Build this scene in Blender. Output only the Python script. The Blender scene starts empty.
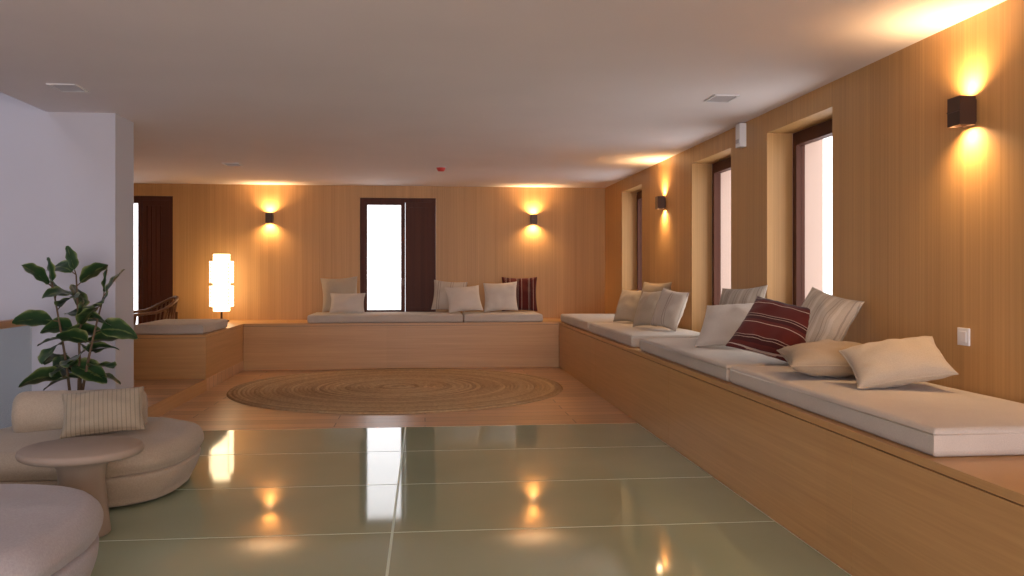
import bpy, math, random
from mathutils import Matrix, Vector, noise
random.seed(7)
scene = bpy.context.scene

# ------------------------------------------------------------------ materials
def new_mat(name, color=(.8,.8,.8), rough=.6, metal=0, emit=None, estr=0, spec=.5, coat=0, sheen=0):
    m = bpy.data.materials.new(name); m.use_nodes = True
    b = m.node_tree.nodes['Principled BSDF']
    b.inputs['Base Color'].default_value = (*color, 1)
    b.inputs['Roughness'].default_value = rough
    b.inputs['Metallic'].default_value = metal
    b.inputs['Specular IOR Level'].default_value = spec
    b.inputs['Coat Weight'].default_value = coat
    b.inputs['Sheen Weight'].default_value = sheen
    if emit:
        b.inputs['Emission Color'].default_value = (*emit, 1)
        b.inputs['Emission Strength'].default_value = estr
    return m
class NT:
    def __init__(s, m): s.t = m.node_tree; s.b = s.t.nodes['Principled BSDF']
    def n(s, typ, **kw):
        nd = s.t.nodes.new(typ)
        for k, v in kw.items():
            if k.startswith('i_'): nd.inputs[k[2:]].default_value = v
            else: setattr(nd, k, v)
        return nd
    def l(s, a, b): s.t.links.new(a, b)
    def math(s, op, a, b=None):
        nd = s.t.nodes.new('ShaderNodeMath'); nd.operation = op
        for i, v in enumerate((a, b)):
            if v is None: continue
            if isinstance(v, (int, float)): nd.inputs[i].default_value = v
            else: s.l(v, nd.inputs[i])
        return nd.outputs[0]
    def coords(s, scale=(1,1,1), which='Object'):
        tc = s.n('ShaderNodeTexCoord'); mp = s.n('ShaderNodeMapping'); mp.inputs['Scale'].default_value = scale
        s.l(tc.outputs[which], mp.inputs['Vector']); return mp.outputs[0]
    def noise(s, vec, scale=5, detail=3, rough=.5):
        nd = s.n('ShaderNodeTexNoise'); nd.inputs['Scale'].default_value = scale
        nd.inputs['Detail'].default_value = detail; nd.inputs['Roughness'].default_value = rough
        s.l(vec, nd.inputs['Vector']); return nd.outputs['Fac']
    def ramp(s, fac, stops, interp='LINEAR'):
        nd = s.n('ShaderNodeValToRGB'); cr = nd.color_ramp; cr.interpolation = interp
        while len(cr.elements) < len(stops): cr.elements.new(.5)
        for e, (p, c) in zip(cr.elements, stops): e.position = p; e.color = (*c, 1)
        s.l(fac, nd.inputs[0]); return nd.outputs[0]
    def mix(s, fac, a, b, mode='MIX'):
        nd = s.n('ShaderNodeMix', data_type='RGBA', blend_type=mode)
        for sock, v in ((nd.inputs[0], fac), (nd.inputs[6], a), (nd.inputs[7], b)):
            if isinstance(v, tuple): sock.default_value = (*v, 1)
            elif isinstance(v, (int, float)): sock.default_value = v
            else: s.l(v, sock)
        return nd.outputs[2]
    def bump(s, h, strength=.3, dist=.01):
        nd = s.n('ShaderNodeBump'); nd.inputs['Strength'].default_value = strength
        nd.inputs['Distance'].default_value = dist; s.l(h, nd.inputs['Height']); s.l(nd.outputs[0], s.b.inputs['Normal'])
    def color(s, c): s.l(c, s.b.inputs['Base Color'])

def wood(name, dark, light, grain='Z', width=.6, rough=.42, vary=.12, spec=.4):
    m = new_mat(name, light, rough, spec=spec); t = NT(m)
    long_, short = 0.5, 75
    sc = {'Z': (short, short, long_), 'X': (long_, short, short), 'Y': (short, long_, short), 'H': (1.2, 1.2, 60)}[grain]
    n1 = t.noise(t.coords(sc), 1.0, 5, .65)
    n2 = t.noise(t.coords(tuple(v*.22 for v in sc)), 1.0, 3, .6)
    f = t.math('ADD', t.math('MULTIPLY', n1, .6), t.math('MULTIPLY', n2, .4))
    c = t.ramp(f, [(.30, dark), (.70, light)])
    # veneer leaf variation
    tc = t.n('ShaderNodeTexCoord'); sp = t.n('ShaderNodeSeparateXYZ'); t.l(tc.outputs['Object'], sp.inputs[0])
    u = t.math('ADD', sp.outputs['X'], sp.outputs['Y'])
    fl = t.math('FLOOR', t.math('DIVIDE', u, width))
    wn = t.n('ShaderNodeTexWhiteNoise', noise_dimensions='1D'); t.l(fl, wn.inputs['W'])
    v = t.math('ADD', t.math('MULTIPLY', wn.outputs['Value'], vary), 1 - vary/2)
    hs = t.n('ShaderNodeHueSaturation'); t.l(c, hs.inputs['Color']); t.l(v, hs.inputs['Value'])
    t.color(hs.outputs[0]); t.bump(n1, .06, .002)
    return m

WALLW = wood('oak_veneer_wall', (.41, .22, .075), (.60, .34, .127), 'Z', .31, .45, .09)
BENCHW = wood('oak_bench', (.47, .25, .09), (.62, .355, .142), 'H', 2.6, .38, .05)
MAHOG = wood('mahogany_frame', (.062, .018, .009), (.11, .034, .016), 'Z', .4, .55, .1, .25)
CHAIRW = wood('chair_wood', (.16, .07, .03), (.26, .13, .06), 'Z', .4, .4, .1)
RAILW = wood('rail_oak', (.40, .20, .08), (.55, .30, .13), 'Y', 5, .35, .05)

def planks(name):
    m = new_mat(name, (.5, .3, .2), .34); t = NT(m)
    tc = t.coords((1, 1, 1))
    br = t.n('ShaderNodeTexBrick'); br.inputs['Scale'].default_value = 1
    br.inputs['Brick Width'].default_value = 1.9; br.inputs['Row Height'].default_value = .18
    br.inputs['Mortar Size'].default_value = .004; br.inputs['Mortar Smooth'].default_value = .1
    br.inputs['Color1'].default_value = (.54, .325, .165, 1); br.inputs['Color2'].default_value = (.70, .44, .245, 1)
    br.inputs['Mortar'].default_value = (.20, .10, .05, 1); br.offset = .37
    t.l(tc, br.inputs['Vector'])
    g = t.noise(t.coords((1.2, 26, 26)), 1, 5, .65)
    c = t.mix(.45, br.outputs['Color'], t.ramp(g, [(.3, (.68,.64,.6)), (.7, (1.1,1.08,1.05))]), 'MULTIPLY')
    t.color(c); t.bump(g, .06, .002); return m
PLANK = planks('oak_floorboards')

def plaster(name, col, rough=.85):
    m = new_mat(name, col, rough, spec=.2); t = NT(m)
    n = t.noise(t.coords(), 1.3, 4); n2 = t.noise(t.coords(), 60, 3)
    t.color(t.ramp(n, [(.3, tuple(c*.96 for c in col)), (.7, col)])); t.bump(n2, .05, .002); return m
PLASTER = plaster('white_plaster', (.56, .55, .58))
CEIL = plaster('ceiling_paint', (.85, .785, .775))
STUCCO = plaster('exterior_stucco', (.62, .46, .38))
DARKF = plaster('lower_floor_stone', (.35, .36, .37))

def fabric(name, col, scale=1, rough=.95, var=.12):
    m = new_mat(name, col, rough, spec=.15, sheen=.15); t = NT(m)
    n = t.noise(t.coords(), 4*scale, 3)
    wv = t.noise(t.coords((1, 1, 1)), 260*scale, 2, .7)
    c = t.ramp(n, [(.25, tuple(c*(1-var) for c in col)), (.75, col)])
    c = t.mix(.35, c, t.ramp(wv, [(.35, (.72,.72,.72)), (.65, (1.1,1.1,1.1))]), 'MULTIPLY')
    t.color(c); t.bump(wv, .25, .003); return m
MATT = fabric('linen_mattress', (.585, .515, .43))
F_CREAM = fabric('pillow_cream', (.51, .42, .305))
F_WHITE = fabric('pillow_white', (.66, .59, .505))
F_TAN = fabric('pillow_tan', (.46, .35, .25))
F_BEIGE = fabric('pillow_beige', (.385, .295, .195))
F_GREIGE = fabric('pillow_greige', (.50, .46, .42))
BOUCLE = fabric('boucle_upholstery', (.45, .365, .265), .5, .95, .1)
BOUCLE2 = fabric('boucle_pale', (.40, .38, .385), .5, .95, .08)

def stripes(name, base, stops, freq, axis='X', col2=None):
    m = fabric(name, base); t = NT(m)
    sp = t.n('ShaderNodeSeparateXYZ'); tc = t.n('ShaderNodeTexCoord'); t.l(tc.outputs['Object'], sp.inputs[0])
    f = t.math('FRACT', t.math('ADD', t.math('MULTIPLY', sp.outputs[axis], freq), 10.5))
    c = t.ramp(f, stops, 'CONSTANT')
    wv = t.noise(t.coords(), 260, 2, .7)
    t.color(t.mix(.35, c, t.ramp(wv, [(.35, (.72,.72,.72)), (.65, (1.1,1.1,1.1))]), 'MULTIPLY'))
    return m
R = (.10, .018, .014); W = (.46, .35, .28); RD = (.055, .012, .012)
F_RED = stripes('pillow_red_stripe', R, [(0, R), (.30, W), (.33, R), (.46, RD), (.62, W), (.64, RD), (.72, W), (.74, R)], 6.5, 'Y')
G = (.44, .375, .295); GD = (.30, .25, .20)
F_STR = stripes('pillow_grey_stripe', G, [(0, G), (.35, GD), (.42, G), (.6, GD), (.64, G), (.8, (.52,.455,.37))], 11, 'X')
F_STR2 = stripes('pillow_fine_stripe', (.5,.44,.36), [(0, (.38,.315,.22)), (.5, (.26,.21,.14)), (.7, (.38,.315,.22))], 45, 'X')
F_STR3 = stripes('pillow_edge_stripe', (.62,.54,.46), [(0, (.56,.485,.395)), (.55, (.34,.27,.22)), (.60, (.56,.485,.395)), (.72, (.34,.27,.22)), (.76, (.56,.485,.395))], 6, 'X')

BRONZE = new_mat('bronze_metal', (.085, .05, .036), .38, .7)
WHITEP = new_mat('white_plastic', (.75, .74, .72), .4)
REDP = new_mat('red_plastic', (.6, .05, .04), .4)
DARK = new_mat('dark_gap', (.02, .018, .015), .8)
GREYV = new_mat('vent_grey', (.45, .43, .43), .5)
BULB = new_mat('bulb_glow', (1, .8, .5), .5, emit=(1, .66, .32), estr=20)
STONE = plaster('table_microcement', (.36, .285, .22), .55)
STEEL = new_mat('brushed_steel', (.6, .6, .6), .3, 1)

def lampshade():
    m = new_mat('paper_shade', (.95, .9, .8), .8, emit=(1, .72, .40), estr=4); t = NT(m)
    sp = t.n('ShaderNodeSeparateXYZ'); tc = t.n('ShaderNodeTexCoord'); t.l(tc.outputs['Object'], sp.inputs[0])
    f = t.math('FRACT', t.math('MULTIPLY', sp.outputs['Z'], 22))
    s = t.math('ADD', t.math('MULTIPLY', t.math('GREATER_THAN', f, .18), 1.7), .7)
    t.l(s, t.b.inputs['Emission Strength']); return m
SHADE = lampshade()

def glassfloor():
    m = new_mat('glass_floor_green', (.16, .19, .135), .045, spec=.5); t = NT(m)
    n = t.noise(t.coords(), .8, 3)
    t.color(t.ramp(n, [(.3, (.33, .385, .25)), (.7, (.39, .445, .30))]))
    n2 = t.noise(t.coords(), 2.2, 1); t.bump(n2, .02, .02)
    n3 = t.noise(t.coords(), 3, 4)
    r = t.math('ADD', t.math('MULTIPLY', n3, .05), .035); t.l(r, t.b.inputs['Roughness'])
    return m
GFLOOR = glassfloor()
GEDGE = new_mat('glass_joint_silicone', (.62, .74, .57), .4)

def clearglass(name, tint=(1, 1, 1), refl=.06):
    m = bpy.data.materials.new(name); m.use_nodes = True; nt = m.node_tree; nt.nodes.clear()
    o = nt.nodes.new('ShaderNodeOutputMaterial'); mx = nt.nodes.new('ShaderNodeMixShader')
    tr = nt.nodes.new('ShaderNodeBsdfTransparent'); gl = nt.nodes.new('ShaderNodeBsdfGlossy')
    tr.inputs[0].default_value = (*tint, 1); gl.inputs['Roughness'].default_value = .02; mx.inputs[0].default_value = refl
    nt.links.new(tr.outputs[0], mx.inputs[1]); nt.links.new(gl.outputs[0], mx.inputs[2]); nt.links.new(mx.outputs[0], o.inputs[0])
    return m
GLASS = clearglass('window_glass'); BGLASS = clearglass('balustrade_glass', (.84, .87, .86), .04)

def jute():
    m = new_mat('jute_braid', (.4, .25, .13), .9, spec=.15); t = NT(m)
    tc = t.n('ShaderNodeTexCoord'); sp = t.n('ShaderNodeSeparateXYZ'); t.l(tc.outputs['Object'], sp.inputs[0])
    rr = t.math('SQRT', t.math('ADD', t.math('POWER', sp.outputs['X'], 2), t.math('POWER', sp.outputs['Y'], 2)))
    wn = t.n('ShaderNodeTexWhiteNoise', noise_dimensions='1D'); t.l(t.math('FLOOR', t.math('DIVIDE', rr, .0425)), wn.inputs['W'])
    n = t.noise(t.coords(), 30, 4, .7)
    f = t.math('ADD', t.math('MULTIPLY', wn.outputs['Value'], .28), t.math('MULTIPLY', n, .72))
    t.color(t.ramp(f, [(.22, (.28, .17, .08)), (.75, (.65, .45, .25))])); t.bump(n, .5, .008); return m
JUTE = jute()

def leafmat():
    m = new_mat('rubber_leaf', (.03, .08, .03), .32, spec=.45); t = NT(m)
    uv = t.n('ShaderNodeUVMap'); sp = t.n('ShaderNodeSeparateXYZ'); t.l(uv.outputs[0], sp.inputs[0])
    a = t.math('ABSOLUTE', t.math('SUBTRACT', sp.outputs['Y'], .5))
    n = t.noise(t.coords(), 14, 3)
    f = t.math('ADD', a, t.math('MULTIPLY', t.math('SUBTRACT', n, .5), .35))
    t.color(t.ramp(f, [(0, (.12, .16, .05)), (.03, (.018, .050, .018)), (.34, (.028, .07, .022)), (.44, (.12, .17, .05)), (.52, (.30, .32, .14))]))
    return m
LEAF = leafmat()
STEM = new_mat('plant_stem', (.13, .08, .04), .7)
POT = plaster('ceramic_pot', (.55, .52, .50), .6)
SOIL = plaster('soil', (.05, .035, .025), .95)

# ------------------------------------------------------------------ mesh builder
class MB:
    def __init__(s): s.v = []; s.f = []; s.m = []; s.uv = {}; s.sm = []
    def add(s, vs, fs, mi=0, smooth=False, M=None):
        o = len(s.v)
        for v in vs:
            v = Vector(v); s.v.append(M @ v if M else v)
        for f in fs: s.f.append([i+o for i in f]); s.m.append(mi); s.sm.append(smooth)
    def box(s, a, b, mi=0, M=None):
        x0, y0, z0 = a; x1, y1, z1 = b
        vs = [(x0,y0,z0),(x1,y0,z0),(x1,y1,z0),(x0,y1,z0),(x0,y0,z1),(x1,y0,z1),(x1,y1,z1),(x0,y1,z1)]
        s.add(vs, [(0,3,2,1),(4,5,6,7),(0,1,5,4),(1,2,6,5),(2,3,7,6),(3,0,4,7)], mi, False, M)
    def lathe(s, prof, n=48, mi=0, M=None, a=1, b=1, ex=2, smooth=True, caps=True):
        """prof: list of (r,z). superellipse plan with half axes scaled a,b."""
        vs = []
        for r, z in prof:
            for k in range(n):
                th = 2*math.pi*k/n; c, si = math.cos(th), math.sin(th)
                q = (abs(c)**ex + abs(si)**ex)**(-1/ex)
                vs.append((a*r*q*c, b*r*q*si, z))
        fs = []
        for i in range(len(prof)-1):
            for k in range(n):
                k2 = (k+1) % n; fs.append((i*n+k, i*n+k2, (i+1)*n+k2, (i+1)*n+k))
        if caps:
            fs.append(tuple(reversed(range(n)))); fs.append(tuple(range((len(prof)-1)*n, len(prof)*n)))
        s.add(vs, fs, mi, smooth, M)
    def tube(s, pts, rad, n=8, mi=0, smooth=True):
        pts = [Vector(p) for p in pts]; vs = []; fs = []
        for i, p in enumerate(pts):
            d = (pts[min(i+1, len(pts)-1)] - pts[max(i-1, 0)]).normalized()
            up = Vector((0, 0, 1)) if abs(d.z) < .9 else Vector((1, 0, 0))
            x = d.cross(up).normalized(); y = x.cross(d)
            r = rad[i] if isinstance(rad, (list, tuple)) else rad
            for k in range(n):
                t = 2*math.pi*k/n; vs.append(p + x*r*math.cos(t) + y*r*math.sin(t))
        for i in range(len(pts)-1):
            for k in range(n):
                k2 = (k+1) % n; fs.append((i*n+k, i*n+k2, (i+1)*n+k2, (i+1)*n+k))
        fs.append(tuple(range(n))); fs.append(tuple(reversed(range((len(pts)-1)*n, len(pts)*n))))
        s.add(vs, fs, mi, smooth)
    def obj(s, name, mats, origin=None, bevel=0, segs=2):
        me = bpy.data.meshes.new(name); o = Vector(origin) if origin else Vector((0,0,0))
        me.from_pydata([v - o for v in s.v], [], s.f)
        for m in mats: me.materials.append(m)
        for p, mi, sm in zip(me.polygons, s.m, s.sm): p.material_index = mi; p.use_smooth = sm
        if s.uv:
            ul = me.uv_layers.new(name='UVMap')
            for lp in me.loops: ul.data[lp.index].uv = s.uv.get(lp.vertex_index, (0, .5))
        me.validate(); me.update()
        ob = bpy.data.objects.new(name, me); ob.location = o; scene.collection.objects.link(ob)
        if bevel:
            md = ob.modifiers.new('bevel', 'BEVEL'); md.width = bevel; md.segments = segs; md.limit_method = 'ANGLE'
            md.angle_limit = math.radians(40)
        return ob

def boxes(name, lst, mats, bevel=0, origin=None):
    b = MB()
    for it in lst: b.box(it[0], it[1], it[2] if len(it) > 2 else 0)
    return b.obj(name, mats, origin, bevel)

# ------------------------------------------------------------------ dimensions
CZ = 2.35; XR = 2.45; YB = 11.72; BZ = .568; FX = 1.68; FY = 10.87
XL = -6.2; YR = -4.0; T = .19
SX = -2.70   # stairwell edge
PY0, PY1, PX = 6.55, 6.95, -2.23
PLZ = .12; LX = -2.2

# floors
g = .006
fl = MB()
fl.box((LX, 6.785, -.12), (XR, YB, 0)); 
fl.box((SX, YR, -.12), (-2.005, 6.785, 0)); fl.box((FX, YR, -.12), (XR, 6.785, 0))
fl.box((-2.005, YR, -.12), (FX, -.5, 0))
fl.box((XL, PY0, -.12), (SX, PY1, 0)); fl.box((SX, 6.785, -.12), (LX, PY1, 0))
fl.obj('floor', [PLANK])
# glass walkable floor
gf = MB(); ys = [6.78 - .912*i for i in range(9)]
for i in range(8):
    for (xa, xb) in ((-2.0, -.15), (-.15, FX)):
        gf.box((xa+g, ys[i+1]+g, -.03), (xb-g, ys[i]-g, 0), 0)
gf.box((-2.0, ys[8], -.06), (FX, 6.78, -.031), 2)
for y in ys: gf.box((-2.0, y-g, -.03), (FX, y+g, -.0012), 1)
for x in (-2.0+g, -.15, FX-g): gf.box((x-g, ys[8], -.03), (x+g, 6.78, -.001), 1)
gf.obj('floor_glass_panels', [GFLOOR, GEDGE, DARK])
# raised wooden platform on the left (behind the white pier)
boxes('floor_platform', [((XL, PY1, -.12), (LX-.0, YB, PLZ))], [PLANK], .004)
# trim: skirting of platform edge
boxes('trim_1', [((LX, PY1, 0), (LX+.012, 9.03, PLZ+.004))], [BENCHW], .002)

# ceiling
cl = MB()
cl.box((SX, YR, CZ), (XR+.45, PY0, CZ+.25)); cl.box((PX, PY0, CZ), (XR+.45, PY1, CZ+.25)); cl.box((XL, PY1, CZ), (XR+.45, YB+.45, CZ+.25))
cl.obj('ceiling', [CEIL])

# right wall with windows
wins = [(5.04, 6.05), (6.79, 7.82), (9.68, 10.68)]
WS, WT = .62, 2.20
w = MB()
def wallY(mb, x0, x1, y0, y1, z1, ops, mi):
    y = y0
    for a, b in ops:
        mb.box((x0, y, 0), (x1, a, z1), mi); mb.box((x0, a, 0), (x1, b, WS), mi); mb.box((x0, a, WT), (x1, b, z1), mi); y = b
    mb.box((x0, y, 0), (x1, y1, z1), mi)
wallY(w, XR, XR+T, YR, YB, CZ, wins, 0)
wallY(w, XR+T, XR+.42, YR, YB, CZ, wins, 1)
w.obj('wall_right', [WALLW, STUCCO])
for i, (a, b) in enumerate(wins):
    m = MB(); x0, x1 = XR+T+.002, XR+T+.06; e = .002; fw = .045
    a += e; b -= e; z0 = WS+e; z1 = WT-e
    m.box((x0, a, z0), (x1, a+fw, z1)); m.box((x0, b-fw, z0), (x1, b, z1)); m.box((x0, a+fw, z0), (x1, b-fw, z0+fw)); m.box((x0, a+fw, z1-fw), (x1, b-fw, z1))
    # casement leaf
    a2, b2, c0, c1 = a+fw, b-fw, z0+fw, z1-fw; s = .05; xa, xb = x0-.015, x1-.01
    m.box((xa, a2, c0), (xb, a2+s, c1)); m.box((xa, b2-s, c0), (xb, b2, c1)); m.box((xa, a2+s, c0), (xb, b2-s, c0+s)); m.box((xa, a2+s, c1-s), (xb, b2-s, c1))
    m.box((x0+.02, a2+s, c0+s), (x0+.026, b2-s, c1-s), 1)
    m.box((xa-.03, a2+.015, 1.25), (xa, a2+.035, 1.27), 2); m.box((xa-.04, a2+.015, 1.15), (xa-.03, a2+.035, 1.27), 2)
    m.obj('window_%d' % (i+1), [MAHOG, GLASS, STEEL])

# back wall
DO = [(-4.35, -3.27), (-.861, .147)]; DT = 2.19; DZ = [PLZ, .60]
w = MB()
for (ya, yb, mi) in ((YB, YB+T, 0), (YB+T, YB+.42, 1)):
    x = XL
    for (a, b), z in zip(DO, DZ):
        w.box((x, ya, 0), (a, yb, CZ), mi)
        w.box((a, ya, 0), (b, yb, z), mi); w.box((a, ya, DT), (b, yb, CZ), mi); x = b
    w.box((x, ya, 0), (XR+.42, yb, CZ), mi)
w.obj('wall_back', [WALLW, STUCCO])
def door(name, a, b, split, z0, z1):
    m = MB(); y0, y1 = YB+.015, YB+.09; e = .002; fw = .055; a += e; b -= e; z0 += e; z1 -= e
    m.box((a, y0, z0), (a+fw, y1, z1)); m.box((b-fw, y0, z0), (b, y1, z1))
    m.box((a+fw, y0, z1-fw), (b-fw, y1, z1)); m.box((a+fw, y0, z0), (b-fw, y1, z0+fw))
    # glazed leaf
    s = .035; A, B, C, D = a+fw, split, z0+fw, z1-fw; ya, yb = y0+.012, y1-.01
    m.box((A, ya, C), (A+s, yb, D)); m.box((B-s-.02, ya, C), (B, yb, D)); m.box((A+s, ya, C), (B-s-.02, yb, C+s)); m.box((A+s, ya, D-s), (B-s-.02, yb, D))
    m.box((A+s, ya+.02, C+s), (B-s-.02, ya+.026, D-s), 1)
    # solid boarded leaf
    A, B = split+.004, b-fw
    m.box((A, ya, C), (A+.05, yb, D)); m.box((B-.05, ya, C), (B, yb, D)); m.box((A+.05, ya, C), (B-.05, yb, C+.07)); m.box((A+.05, ya, D-.07), (B-.05, yb, D))
    nb = 4; wd = (B-A-.1)/nb
    for k in range(nb): m.box((A+.05+wd*k+.003, ya+.014, C+.07), (A+.05+wd*(k+1)-.003, yb-.01, D-.07))
    m.box((A+.05, ya+.022, C+.07), (B-.05, yb-.014, D-.07), 0)
    m.box((split-.034, ya-.03, 1.1), (split-.022, ya, 1.112), 2); m.box((split-.034, ya-.035, 1.02), (split-.022, ya-.027, 1.112), 2)
    return m.obj(name, [MAHOG, GLASS, BRONZE])
door('door_1', DO[1][0], DO[1][1], -.266, DZ[1], DT)
door('door_2', DO[0][0], DO[0][1], -3.66, DZ[0], DT)

# white pier / wall left, stairwell
boxes('wall_left', [((XL, PY0, -2.8), (PX, PY1, 5.0))], [PLASTER])
boxes('wall_stairwell', [((XL-.2, YR, -2.8), (XL, PY1, 5.0)), ((XL, YR-.2, -2.8), (SX, YR, 5.0)), ((SX+.002, YR, -2.8), (SX+.2, PY0, -.121)), ((SX+.002, YR, CZ+.251), (SX+.2, PY0, 5.0))], [PLASTER])
boxes('floor_lower', [((XL, YR, -3.0), (SX, PY0, -2.8))], [DARKF])
boxes('ceiling_stairwell', [((XL-.2, YR-.2, 5.0), (SX+.2, PY1, 5.2))], [CEIL])
boxes('wall_far_left', [((XL-.2, PY1, 0), (XL, YB+.42, CZ))], [PLASTER])
# rear wall (behind the viewer) with large glazed opening
boxes('wall_rear', [((SX, YR-.2, 0), (-2.3, YR, CZ)), ((2.2, YR-.2, 0), (XR+.42, YR, CZ)), ((-2.3, YR-.2, 2.2), (2.2, YR, CZ))], [PLASTER])
boxes('window_4', [((-2.3, YR-.12, 0), (-2.24, YR-.06, 2.2)), ((2.14, YR-.12, 0), (2.2, YR-.06, 2.2)), ((-.03, YR-.12, 0), (.03, YR-.06, 2.2)), ((-2.24, YR-.12, 2.14), (2.14, YR-.06, 2.2)), ((-2.24, YR-.12, 0), (2.14, YR-.06, .06)), ((-2.24, YR-.1, .06), (2.14, YR-.095, 2.14), 1)], [MAHOG, GLASS])

# balustrade along stairwell edge
b = MB()
b.box((SX-.055, -1, .835), (SX+.01, 6.36, .885), 0)
for k in range(5):
    y0 = -1 + k*1.47; b.box((SX-.03, y0+.005, -.11), (SX-.015, y0+1.465, .835), 1)
b.box((SX-.05, -1, -.118), (SX-.001, 6.36, -.02), 2)
b.obj('glass_balustrade', [RAILW, BGLASS, STEEL], (SX, 2.7, 0), .008)

# ------------------------------------------------------------------ bench
def bench():
    m = MB(); ov = .012; th = .03; z1 = BZ - th
    # right arm
    seams = [YR+.01, -1.9, .7, 3.3, 5.9, 8.5, FY-.001]
    m.box((FX+.02, YR+.01, 0), (XR-.001, YB-.001, z1-.004), 0)
    for a, c in zip(seams[:-1], seams[1:]): m.box((FX+.003, a+.002, .001), (FX+.019, c-.002, z1-.004), 0)
    m.box((FX+.008, YR+.01, z1), (XR-.001, YB-.001, BZ), 0)
    m.box((FX+.015, YR+.01, z1-.004), (XR-.001, YB-.001, z1), 1)
    # back
    m.box((LX-.02, FY+.02, 0), (FX+.02, YB-.001, z1-.004), 0)
    xs = [LX, -.23, FX+.002]
    for a, c in zip(xs[:-1], xs[1:]): m.box((a+.001, FY+.003, .001), (c-.001, FY+.019, z1-.004), 0)
    m.box((LX-.02, FY, z1), (FX+.008, YB-.001, BZ), 0); m.box((LX, FY+.01, z1-.004), (FX, YB-.001, z1), 1)
    # left arm
    m.box((-2.95, 9.06, PLZ+.001), (LX-.02, YB-.001, z1-.004), 0)
    m.box((LX-.019, 9.06, 0), (LX-.003, FY+.002, z1-.004), 0)
    m.box((-2.95, 9.043, PLZ+.001), (LX-.003, 9.059, z1-.004), 0)
    m.box((-2.955, 9.04, z1), (LX, FY, BZ), 0); m.box((-2.955, FY, z1), (LX-.02, YB-.001, BZ), 0)
    m.box((-2.94, 9.05, z1-.004), (LX-.01, FY+.3, z1), 1)
    return m.obj('built_in_bench', [BENCHW, DARK], (0, 0, 0))
bench()

# mattresses
def mattress(x0, x1, y0, y1, z0=BZ+.001, t=.10, mat=MATT, name='bench_mattress'):
    cx, cy = (x0+x1)/2, (y0+y1)/2; hx, hy, hz = (x1-x0)/2, (y1-y0)/2, t/2; r = .024; N = 5
    def axis(h, n):
        a = [-h + r*(1-math.cos(math.pi/2*k/N)) for k in range(N)]
        mid = [-h+r + (2*h-2*r)*k/n for k in range(n+1)]
        return a + mid + [-v for v in reversed(a)]
    nx, ny = max(4, int(hx*2/.08)), max(4, int(hy*2/.08))
    ax, ay = axis(hx, nx), axis(hy, ny); m = MB()
    seed = random.random()*50
    def dome(v, h):
        e = abs(v)-(h-r); return 0 if e <= 0 else r - math.sqrt(max(0, r*r-e*e))
    for sgn in (1, -1):
        vs = []
        for x in ax:
            for y in ay:
                d = max(dome(x, hx), dome(y, hy)); d = min(r, d)
                z = hz - d
                if sgn > 0:
                    z += .007*(1-(x/hx)**4)*(1-(y/hy)**4) + .0035*noise.noise(Vector((x*3+seed, y*3, 0)))*(1-(x/hx)**8)*(1-(y/hy)**8)
                vs.append((cx+x, cy+y, z0+hz+sgn*z))
        n = len(ay); fs = []
        for i in range(len(ax)-1):
            for j in range(n-1):
                q = (i*n+j, (i+1)*n+j, (i+1)*n+j+1, i*n+j+1); fs.append(q if sgn > 0 else q[::-1])
        m.add(vs, fs, 0, True)
    z_a, z_b = z0+r, z0+t-r
    c = [(cx-hx, cy-hy), (cx+hx, cy-hy), (cx+hx, cy+hy), (cx-hx, cy+hy)]
    for k in range(4):
        (xa, ya), (xb, yb) = c[k], c[(k+1) % 4]
        m.add([(xa, ya, z_a), (xb, yb, z_a), (xb, yb, z_b), (xa, ya, z_b)], [(0, 1, 2, 3)], 0, False)
    # zip seam
    zz = z_b+.003; pts = []; e = -.0015
    for (sx, sy) in ((-1,-1),(1,-1),(1,1),(-1,1),(-1,-1)):
        pts.append((cx+sx*(hx+e), cy+sy*(hy+e), zz))
    for p, q in zip(pts[:-1], pts[1:]): m.tube([p, q], .003, 6)
    return m.obj(name, [mat], (cx, cy, z0))
for (y0, y1) in ((2.79, 4.775), (4.83, 6.85), (7.13, 9.0), (9.1, 10.95)): mattress(FX+.035, XR-.03, y0, y1)
mattress(-1.44, .475, FY+.03, YB-.06); mattress(.49, 1.48, FY+.03, YB-.06)
mattress(-2.93, LX-.03, 9.06, 10.15)

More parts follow.
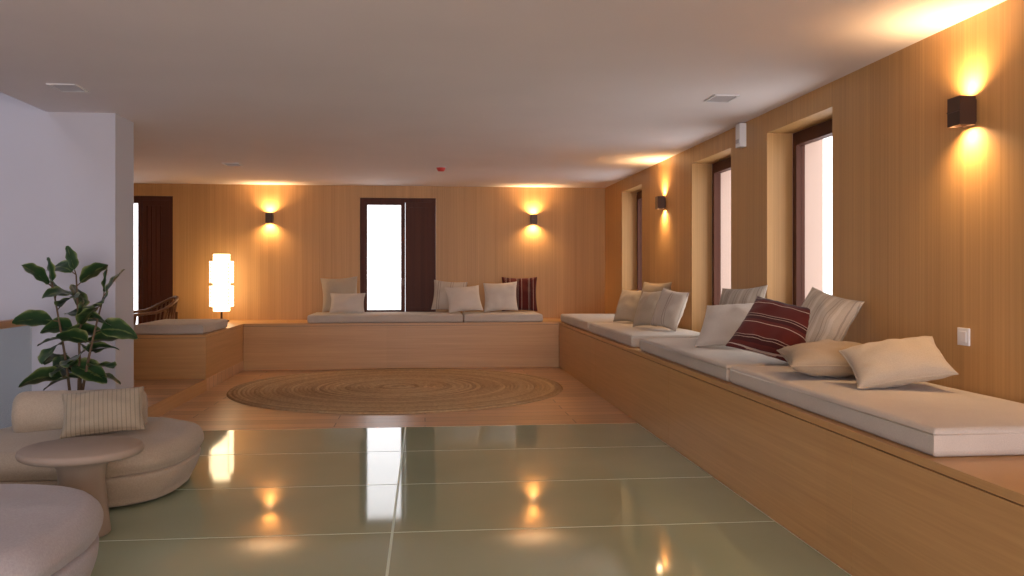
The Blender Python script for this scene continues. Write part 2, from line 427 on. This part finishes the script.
# ------------------------------------------------------------------ pillows
def pillow(name, x, y, w, h, t, mat, yaw=0, lean=70, roll=0, surf=BZ+.109, pipe=None):
    N = 22; m = MB(); sd = random.random()*100
    for sgn in (1, -1):
        vs = []
        for i in range(N+1):
            for j in range(N+1):
                u = -math.cos(math.pi*i/N); v = -math.cos(math.pi*j/N)
                px = w/2*u*(1-.09*(1-v*v)*abs(u)**2); py = h/2*v*(1-.09*(1-u*u)*abs(v)**2)
                th = ((1-u*u)*(1-v*v))**.42 * t/2
                n = noise.noise(Vector((u*1.8+sd, v*1.8, sgn*3)))
                th *= 1+.22*n
                th *= 1 - .06*math.sin(9*(u*v)*2+sd)
                vs.append((px + .006*n, py, sgn*th))
        fs = []
        for i in range(N):
            for j in range(N):
                q = (i*(N+1)+j, (i+1)*(N+1)+j, (i+1)*(N+1)+j+1, i*(N+1)+j+1); fs.append(q if sgn > 0 else q[::-1])
        m.add(vs, fs, 0, True)
    pts = []
    for ax_ in range(4):
        for k in range(12):
            s = -1+2*k/12
            if ax_ == 0: u, v = s, -1
            elif ax_ == 1: u, v = 1, s
            elif ax_ == 2: u, v = -s, 1
            else: u, v = -1, -s
            pts.append((w/2*u*(1-.09*(1-v*v)*abs(u)**2), h/2*v*(1-.09*(1-u*u)*abs(v)**2), 0))
    pts.append(pts[0]); m.tube(pts, .004, 6)
    ob = m.obj(name, [mat])
    M = Matrix.Rotation(math.radians(yaw), 4, 'Z') @ Matrix.Rotation(math.radians(lean), 4, 'X') @ Matrix.Rotation(math.radians(roll), 4, 'Z')
    ws = [M @ v.co for v in ob.data.vertices]
    zmin = min(v.z for v in ws); xm = max(v.x for v in ws); ym = max(v.y for v in ws)
    x = min(x, XR-.012-xm); y = min(y, YB-.012-ym)
    M.translation = Vector((x, y, surf - zmin + .001)); ob.matrix_world = M
    return ob
P = 'throw_pillow'
# back bench
pillow(P, -1.10, 11.47, .47, .45, .15, F_CREAM, 6, 76, 3)
pillow(P, -.98, 11.20, .44, .28, .13, F_WHITE, 0, 62)
pillow(P, .32, 11.49, .44, .40, .15, F_STR3, -6, 74, -4)
pillow(P, .50, 11.22, .45, .36, .14, F_WHITE, 8, 62, 4)
pillow(P, .98, 11.30, .44, .40, .14, F_WHITE, -8, 68, 3)
pillow(P, 1.25, 11.50, .46, .47, .14, F_RED, -4, 78, 90)
# far right-hand group
pillow(P, 2.12, 8.85, .38, .36, .15, F_CREAM, -60, 68, 0)
pillow(P, 2.27, 8.50, .43, .43, .15, F_BEIGE, -66, 76, 0)
pillow(P, 2.10, 8.00, .34, .36, .14, F_CREAM, -66, 66, 4)
pillow(P, 2.18, 7.62, .36, .36, .14, F_STR3, -66, 70, -6)
# middle
pillow(P, 2.28, 6.16, .44, .42, .14, F_STR, -66, 70, 4)
pillow(P, 2.10, 5.86, .42, .36, .15, F_WHITE, -48, 50, 6)
pillow(P, 2.04, 4.91, .45, .40, .16, F_RED, -42, 48, -14)
pillow(P, 2.25, 4.78, .40, .41, .15, F_STR, -66, 62, -12)
pillow(P, 2.03, 4.17, .48, .34, .16, F_BEIGE, -12, 8, 0)
pillow(P, 2.13, 3.76, .42, .30, .15, F_CREAM, -32, 30, 20)

# ------------------------------------------------------------------ rug
def rug():
    m = MB(); Rr = 1.70; nr = 40; wd = Rr/nr; prof = []
    for i in range(nr):
        for k in range(4):
            r = wd*(i + k/4); prof.append((max(r, .001), .006 + .012*math.sin(math.pi*k/4)))
    prof.append((Rr, .001)); prof.reverse()
    m.lathe(prof, 128, caps=False, smooth=True)
    ob = m.obj('round_jute_rug', [JUTE]); ob.location = (-.27, 9.1, .001); return ob
rug()

# ------------------------------------------------------------------ sconces
def spot(name, loc, rot, power, angle, col=(1, .63, .31), rad=.03):
    l = bpy.data.lights.new(name, 'SPOT'); l.energy = power; l.spot_size = math.radians(angle); l.spot_blend = 1
    l.color = col; l.shadow_soft_size = rad
    o = bpy.data.objects.new(name, l); o.location = loc; o.rotation_euler = rot; scene.collection.objects.link(o); return o
def sconce(x, y, z, yaw, power=13):
    m = MB(); hw, d, hh = .046, .088, .064; t = .004
    m.box((-hw, -d, -hh), (-hw+t, -.012, hh)); m.box((hw-t, -d, -hh), (hw, -.012, hh))
    m.box((-hw+t, -d, -hh), (hw-t, -d+t, hh)); m.box((-hw+t, -.016, -hh), (hw-t, -.012, hh))
    m.box((-hw+t, -d+t, -.02), (hw-t, -.016, .02)); m.box((-.034, -.012, -.05), (.034, 0, .05))
    m.lathe([(.001, .021), (.022, .021), (.022, .035), (.001, .036)], 16, 1, Matrix.Translation((0, -.052, 0)))
    m.lathe([(.001, -.036), (.022, -.035), (.022, -.021), (.001, -.021)], 16, 1, Matrix.Translation((0, -.052, 0)))
    m.box((-hw-.001, -d-.003, -.003), (hw+.001, -d, .003), 0)
    ob = m.obj('wall_sconce', [BRONZE, BULB]); ob.location = (x, y, z); ob.rotation_euler = (0, 0, yaw)
    for sg, rx in ((1, math.pi), (-1, 0)):
        s = spot('light_beam', (0, -.056, sg*.050), (rx, 0, 0), power, 158); s.parent = ob
sconce(-2.03, YB-.001, 1.91, 0); sconce(1.46, YB-.001, 1.91, 0); sconce(-5.4, YB-.001, 1.91, 0)  # last one is out of view, added to even out the back wall's warmth
sconce(XR-.001, 8.73, 1.91, -math.pi/2); sconce(XR-.001, 3.69, 1.92, -math.pi/2); sconce(XR-.001, -1.3, 1.91, -math.pi/2)

# ------------------------------------------------------------------ table lamp
def lamp():
    m = MB()
    m.lathe([(.001, 0), (.09, 0), (.095, .01), (.09, .02), (.02, .022), (.014, .03), (.014, .13), (.05, .135), (.001, .137)], 32, 1)
    def shade(r, z0, z1, rib=.006, n=14):
        pr = [(.001, z0)]
        for k in range(n):
            a = z0+(z1-z0)*k/n; c = z0+(z1-z0)*(k+1)/n; pr += [(r-rib, a+.002), (r, (a+c)/2), (r-rib, c-.002)]
        pr.append((.001, z1)); m.lathe(pr, 40, 0)
    shade(.105, .13, .86, .004, 22)
    shade(.150, .19, .46, .006, 8); shade(.150, .49, .77, .006, 8)
    for k in range(4):
        a = math.pi/4+k*math.pi/2; c, s = math.cos(a)*.153, math.sin(a)*.153
        m.tube([(c, s, .17), (c, s, .79)], .004, 6, 1)
    ob = m.obj('table_lamp', [SHADE, BRONZE]); ob.location = (-2.57, 11.36, BZ+.001)
lamp()

# ------------------------------------------------------------------ wall / ceiling fittings
boxes('power_switch', [((XR-.010, 3.70, .865), (XR-.001, 3.785, .945)), ((XR-.014, 3.715, .88), (XR-.010, 3.77, .93))], [WHITEP], .002, (XR, 3.74, .9))
boxes('wall_alarm_unit', [((XR-.055, 6.45, 2.16), (XR-.001, 6.54, 2.34)), ((XR-.060, 6.465, 2.19), (XR-.055, 6.525, 2.22), 1)], [WHITEP, GREYV], .012, (XR, 6.5, 2.25))
m = MB(); m.lathe([(.001, -.045), (.035, -.045), (.042, -.03), (.05, -.012), (.055, 0)], 24, 0); m.lathe([(.056, -.008), (.06, -.001)], 24, 1)
ob = m.obj('smoke_detector', [REDP, WHITEP]); ob.location = (.174, 9.56, CZ-.001)
def vent(x, y, w=.17, d=.22):
    m = MB(); z = CZ-.001
    m.box((x-w/2, y-d/2, z-.008), (x+w/2, y-d/2+.012, z)); m.box((x-w/2, y+d/2-.012, z-.008), (x+w/2, y+d/2, z))
    m.box((x-w/2, y-d/2+.012, z-.008), (x-w/2+.012, y+d/2-.012, z)); m.box((x+w/2-.012, y-d/2+.012, z-.008), (x+w/2, y+d/2-.012, z))
    k = 8
    for i in range(k):
        yy = y-d/2+.018+i*(d-.036)/(k-1); m.box((x-w/2+.012, yy-.003, z-.006), (x+w/2-.012, yy+.003, z-.001), 1)
    m.obj('ceiling_vent', [WHITEP, GREYV], (x, y, z))
vent(1.95, 5.58); vent(-2.21, 5.66); vent(-2.04, 9.51)

# ------------------------------------------------------------------ lounge seat with bolster
def rounded_profile(h, r0=.93, bulge=1.0, top_round=.09, bot_round=.04, puff=.02):
    pr = [(.001, 0), (r0-.05, 0)]
    for k in range(6):
        a = math.pi/2*k/5; pr.append((r0 - .05 + .05*math.sin(a), bot_round*(1-math.cos(a))))
    for k in range(1, 8):
        t = k/8; pr.append((r0+(bulge-r0)*math.sin(t*math.pi/2), bot_round+(h-top_round-bot_round)*t))
    for k in range(9):
        a = math.pi/2*k/8; pr.append((bulge - .13*(1-math.cos(a)), h-top_round+top_round*math.sin(a)))
    for k in range(1, 8):
        t = k/8; pr.append(((bulge-.13)*(1-t)+.001, h+puff*math.sin(t*math.pi/2)))
    return pr
def wob(ob, amt=.008, sc=3):
    for v in ob.data.vertices:
        n = noise.noise(v.co*sc + Vector((ob.location.x*7, 0, 0))); nn = noise.noise(v.co*sc*2.5)
        if v.co.z > .02: v.co += v.normal*(amt*n + amt*.4*nn)
m = MB()
m.lathe([(r, z) for r, z in rounded_profile(.17, .90, .975, .02, .03, 0)], 72, 0, Matrix.Translation((0, 0, .012)), a=.60, b=.58, ex=2.8)
m.lathe([(r, z+.172) for r, z in rounded_profile(.14, .97, .995, .08, .02, .02)], 72, 0, Matrix.Translation((0, 0, 0)), a=.60, b=.58, ex=2.8)
for sx in (-1, 1):
    for sy in (-1, 1): m.lathe([(.001, 0), (.03, 0), (.03, .02), (.001, .02)], 16, 1, Matrix.Translation((sx*.35, sy*.33, 0)))
# bolster backrest
Mb = Matrix.Translation((-.07, .14, .40)) @ Matrix.Rotation(math.radians(14), 4, 'Z') @ Matrix.Rotation(math.radians(90), 4, 'Y')
L = .34; br = .13; pr = [(.001, -L)]
for k in range(7): a = math.pi/2*k/6; pr.append((br-.06+.06*math.sin(a), -L+.06*(1-math.cos(a))))
for k in range(1, 9): pr.append((br, -L+.06+(2*L-.12)*k/9))
for k in range(7): a = math.pi/2*k/6; pr.append((br-.06*(1-math.cos(a)), L-.06+.06*math.sin(a)))
pr.append((.001, L)); m.lathe(pr, 40, 0, Mb)
ob = m.obj('lounge_chair', [BOUCLE, DARK]); ob.location = (-1.87, 5.02, .001); wob(ob, .008, 4)
pillow(P, -1.73, 4.90, .41, .29, .13, F_STR2, 14, 44, 4, surf=.330)

m = MB()
m.lathe(rounded_profile(.24, .90, .975, .03, .04, 0), 72, 0, Matrix.Translation((0,0,.012)), a=.62, b=.62, ex=2.8)
m.lathe([(r, z+.242) for r, z in rounded_profile(.14, .97, .995, .08, .02, .02)], 72, 0, None, a=.62, b=.62, ex=2.8)
for sx in (-1, 1):
    for sy in (-1, 1): m.lathe([(.001, 0), (.03, 0), (.03, .02), (.001, .02)], 16, 1, Matrix.Translation((sx*.35, sy*.35, 0)))
ob = m.obj('upholstered_pouf', [BOUCLE2, DARK]); ob.location = (-1.75, 3.0, .001); wob(ob, .008, 4)

# side table (mushroom shape)
m = MB()
pr = [(.001, 0), (.115, 0), (.122, .008), (.120, .03), (.110, .12), (.102, .20), (.098, .26), (.105, .31), (.13, .345), (.19, .358), (.248, .362), (.260, .370), (.265, .383), (.262, .396), (.252, .404), (.001, .405)]
m.lathe(pr, 64, 0); ob = m.obj('side_table', [STONE]); ob.location = (-1.56, 4.15, .001)

# ------------------------------------------------------------------ rubber plant
def plant():
    rnd = random.Random(5)
    m = MB()
    m.lathe([(.001, 0), (.13, 0), (.14, .01), (.175, .30), (.178, .34), (.165, .34), (.16, .30), (.001, .30)], 40, 2)
    m.lathe([(.001, .300), (.159, .302), (.001, .31)], 24, 3)
    def leaf(p, d, L, Wd, droop, tw=.9):
        d = Vector(d).normalized(); side = d.cross(Vector((0, 0, 1)))
        side = side.normalized() if side.length > .05 else Vector((1, 0, 0))
        side = (Matrix.Rotation(rnd.uniform(-tw, tw), 3, d) @ side).normalized(); up = side.cross(d).normalized()
        pet = .035; base = p + d*pet; m.tube([p, base], .004, 5, 1)
        nu, nv = 12, 6; vs = []; uvs = []
        for i in range(nu+1):
            t = i/nu; wv = Wd/2*(math.sin(math.pi*min(1, t**.9*.985+.008)))**.62
            for j in range(nv+1):
                s = -1+2*j/nv
                q = base + d*(L*t) + side*(wv*s) + up*(abs(s)**1.5*wv*.25) + Vector((0, 0, -1))*(droop*L*t*t) + up*(.006*math.sin(t*16+s*2)*abs(s))
                vs.append(q); uvs.append((t, .5+.5*s))
        o = len(m.v)
        fs = [(i*(nv+1)+j, (i+1)*(nv+1)+j, (i+1)*(nv+1)+j+1, i*(nv+1)+j+1) for i in range(nu) for j in range(nv)]
        m.add(vs, fs, 0, True)
        for k, u in enumerate(uvs): m.uv[o+k] = u
    stems = [((-.03, 0), (-.13, -.04), 1.10), ((.02, .02), (-.01, .02), 1.18), ((.03, -.03), (.18, -.04), 1.04), ((0,.03),(.04,-.05),.84)]
    for (b0, tip, H) in stems:
        pts = []
        for k in range(9):
            t = k/8; pts.append(Vector((b0[0]+(tip[0]-b0[0])*t**1.3, b0[1]+(tip[1]-b0[1])*t**1.3, .29+(H-.29)*t)))
        m.tube(pts, [.011-.006*k/8 for k in range(9)], 8, 1)
        nl = int((H-.46)/.066); ph = rnd.random()*6
        for k in range(nl):
            t = (.52-.29)/(H-.29) + (1-(.52-.29)/(H-.29))*k/(nl-1); f = t*8; i = min(7, int(f)); p = pts[i].lerp(pts[i+1], f-i)
            an = ph + k*2.4; el = .05+.8*(k/nl)**2+rnd.uniform(-.15, .25)
            d = (math.cos(an)*math.cos(el), math.sin(an)*math.cos(el)*.7, math.sin(el))
            leaf(p, d, rnd.uniform(.20, .26), rnd.uniform(.14, .175), rnd.uniform(.1, .5))
        leaf(pts[-1], (rnd.uniform(-.3,.3), -.1, 1), .16, .09, 0)
    # keep foliage clear of the balustrade
    for v in m.v:
        if v.x < -.40: v.x = -.40 + (v.x+.40)*.15
    ob = m.obj('potted_rubber_plant', [LEAF, STEM, POT, SOIL]); ob.location = (-2.235, 5.86, .001)
plant()

# ------------------------------------------------------------------ armchairs + table behind the bench
def armchair(x, y, yaw):
    m = MB()
    for sx in (-1, 1):
        m.tube([(sx*.26, -.24, 0), (sx*.27, -.25, .35), (sx*.275, -.22, .56)], .017, 8, 0)
        m.tube([(sx*.22, .26, 0), (sx*.24, .25, .38), (sx*.26, .25, .60)], .017, 8, 0)
    pts = []
    for k in range(17):
        a = math.pi*k/16; pts.append((-.285*math.cos(a), .02+.30*math.sin(a)**.8, .60+.17*math.sin(a)))
    pts = [(-.28, -.25, .57)] + pts + [(.28, -.25, .57)]
    m.tube(pts, .018, 8, 0)
    for k in range(2, 15):
        a = math.pi*k/16; m.tube([(-.24*math.cos(a), .02+.24*math.sin(a), .40), (-.285*math.cos(a), .02+.30*math.sin(a)**.8, .60+.17*math.sin(a))], .009, 6, 0)
    m.lathe([(.001, .36), (.9, .36), (1, .375), (1, .40), (.92, .43), (.001, .44)], 40, 1, None, a=.27, b=.26, ex=3.5)
    ob = m.obj('wooden_armchair', [CHAIRW, F_GREIGE]); ob.location = (x, y, PLZ+.001); ob.rotation_euler = (0, 0, yaw)
armchair(-3.33, 10.95, math.radians(-60)); armchair(-4.75, 10.5, math.radians(70))
m = MB(); m.lathe([(.001, 0), (.2, 0), (.2, .015), (.03, .03), (.025, .5), (.05, .52), (.001, .52)], 32, 0); m.lathe([(.001, .52), (.28, .52), (.29, .535), (.28, .55), (.001, .55)], 48, 1)
ob = m.obj('round_table', [BRONZE, CHAIRW]); ob.location = (-4.0, 9.95, PLZ+.001)

# ------------------------------------------------------------------ light
wd = bpy.data.worlds.new('World'); scene.world = wd; wd.use_nodes = True
bg = wd.node_tree.nodes['Background']; bg.inputs[0].default_value = (.98, .97, 1, 1); bg.inputs[1].default_value = 1.4
def area(name, loc, rot, sx, sy, power, col):
    l = bpy.data.lights.new(name, 'AREA'); l.shape = 'RECTANGLE'; l.size = sx; l.size_y = sy; l.energy = power; l.color = col
    o = bpy.data.objects.new(name, l); o.location = loc; o.rotation_euler = rot; scene.collection.objects.link(o)
area('rear_window_fill', (0, YR+.03, 1.15), (math.radians(90), 0, 0), 4.3, 2.0, 130, (.95, .87, .96))  # added fill lamp inside the rear opening, tinted for the ceiling tone
area('stairwell_fill', (-4.4, 2.5, 4.9), (0, 0, 0), 2.5, 5, 28, (.76, .80, 1))  # added cool fill lamp for the white pier; stairwell ceiling is closed

# ------------------------------------------------------------------ camera
cam = bpy.data.cameras.new('camera'); co = bpy.data.objects.new('camera', cam); scene.collection.objects.link(co)
co.location = (0, 0, 1.2); co.rotation_euler = (math.radians(90), 0, -math.atan(.1))
cam.sensor_width = 36; cam.lens = 36*870/1024; cam.shift_y = -16/1024; cam.clip_start = .05
scene.camera = co
scene.view_settings.view_transform = 'Standard'
scene.view_settings.exposure = 1.12
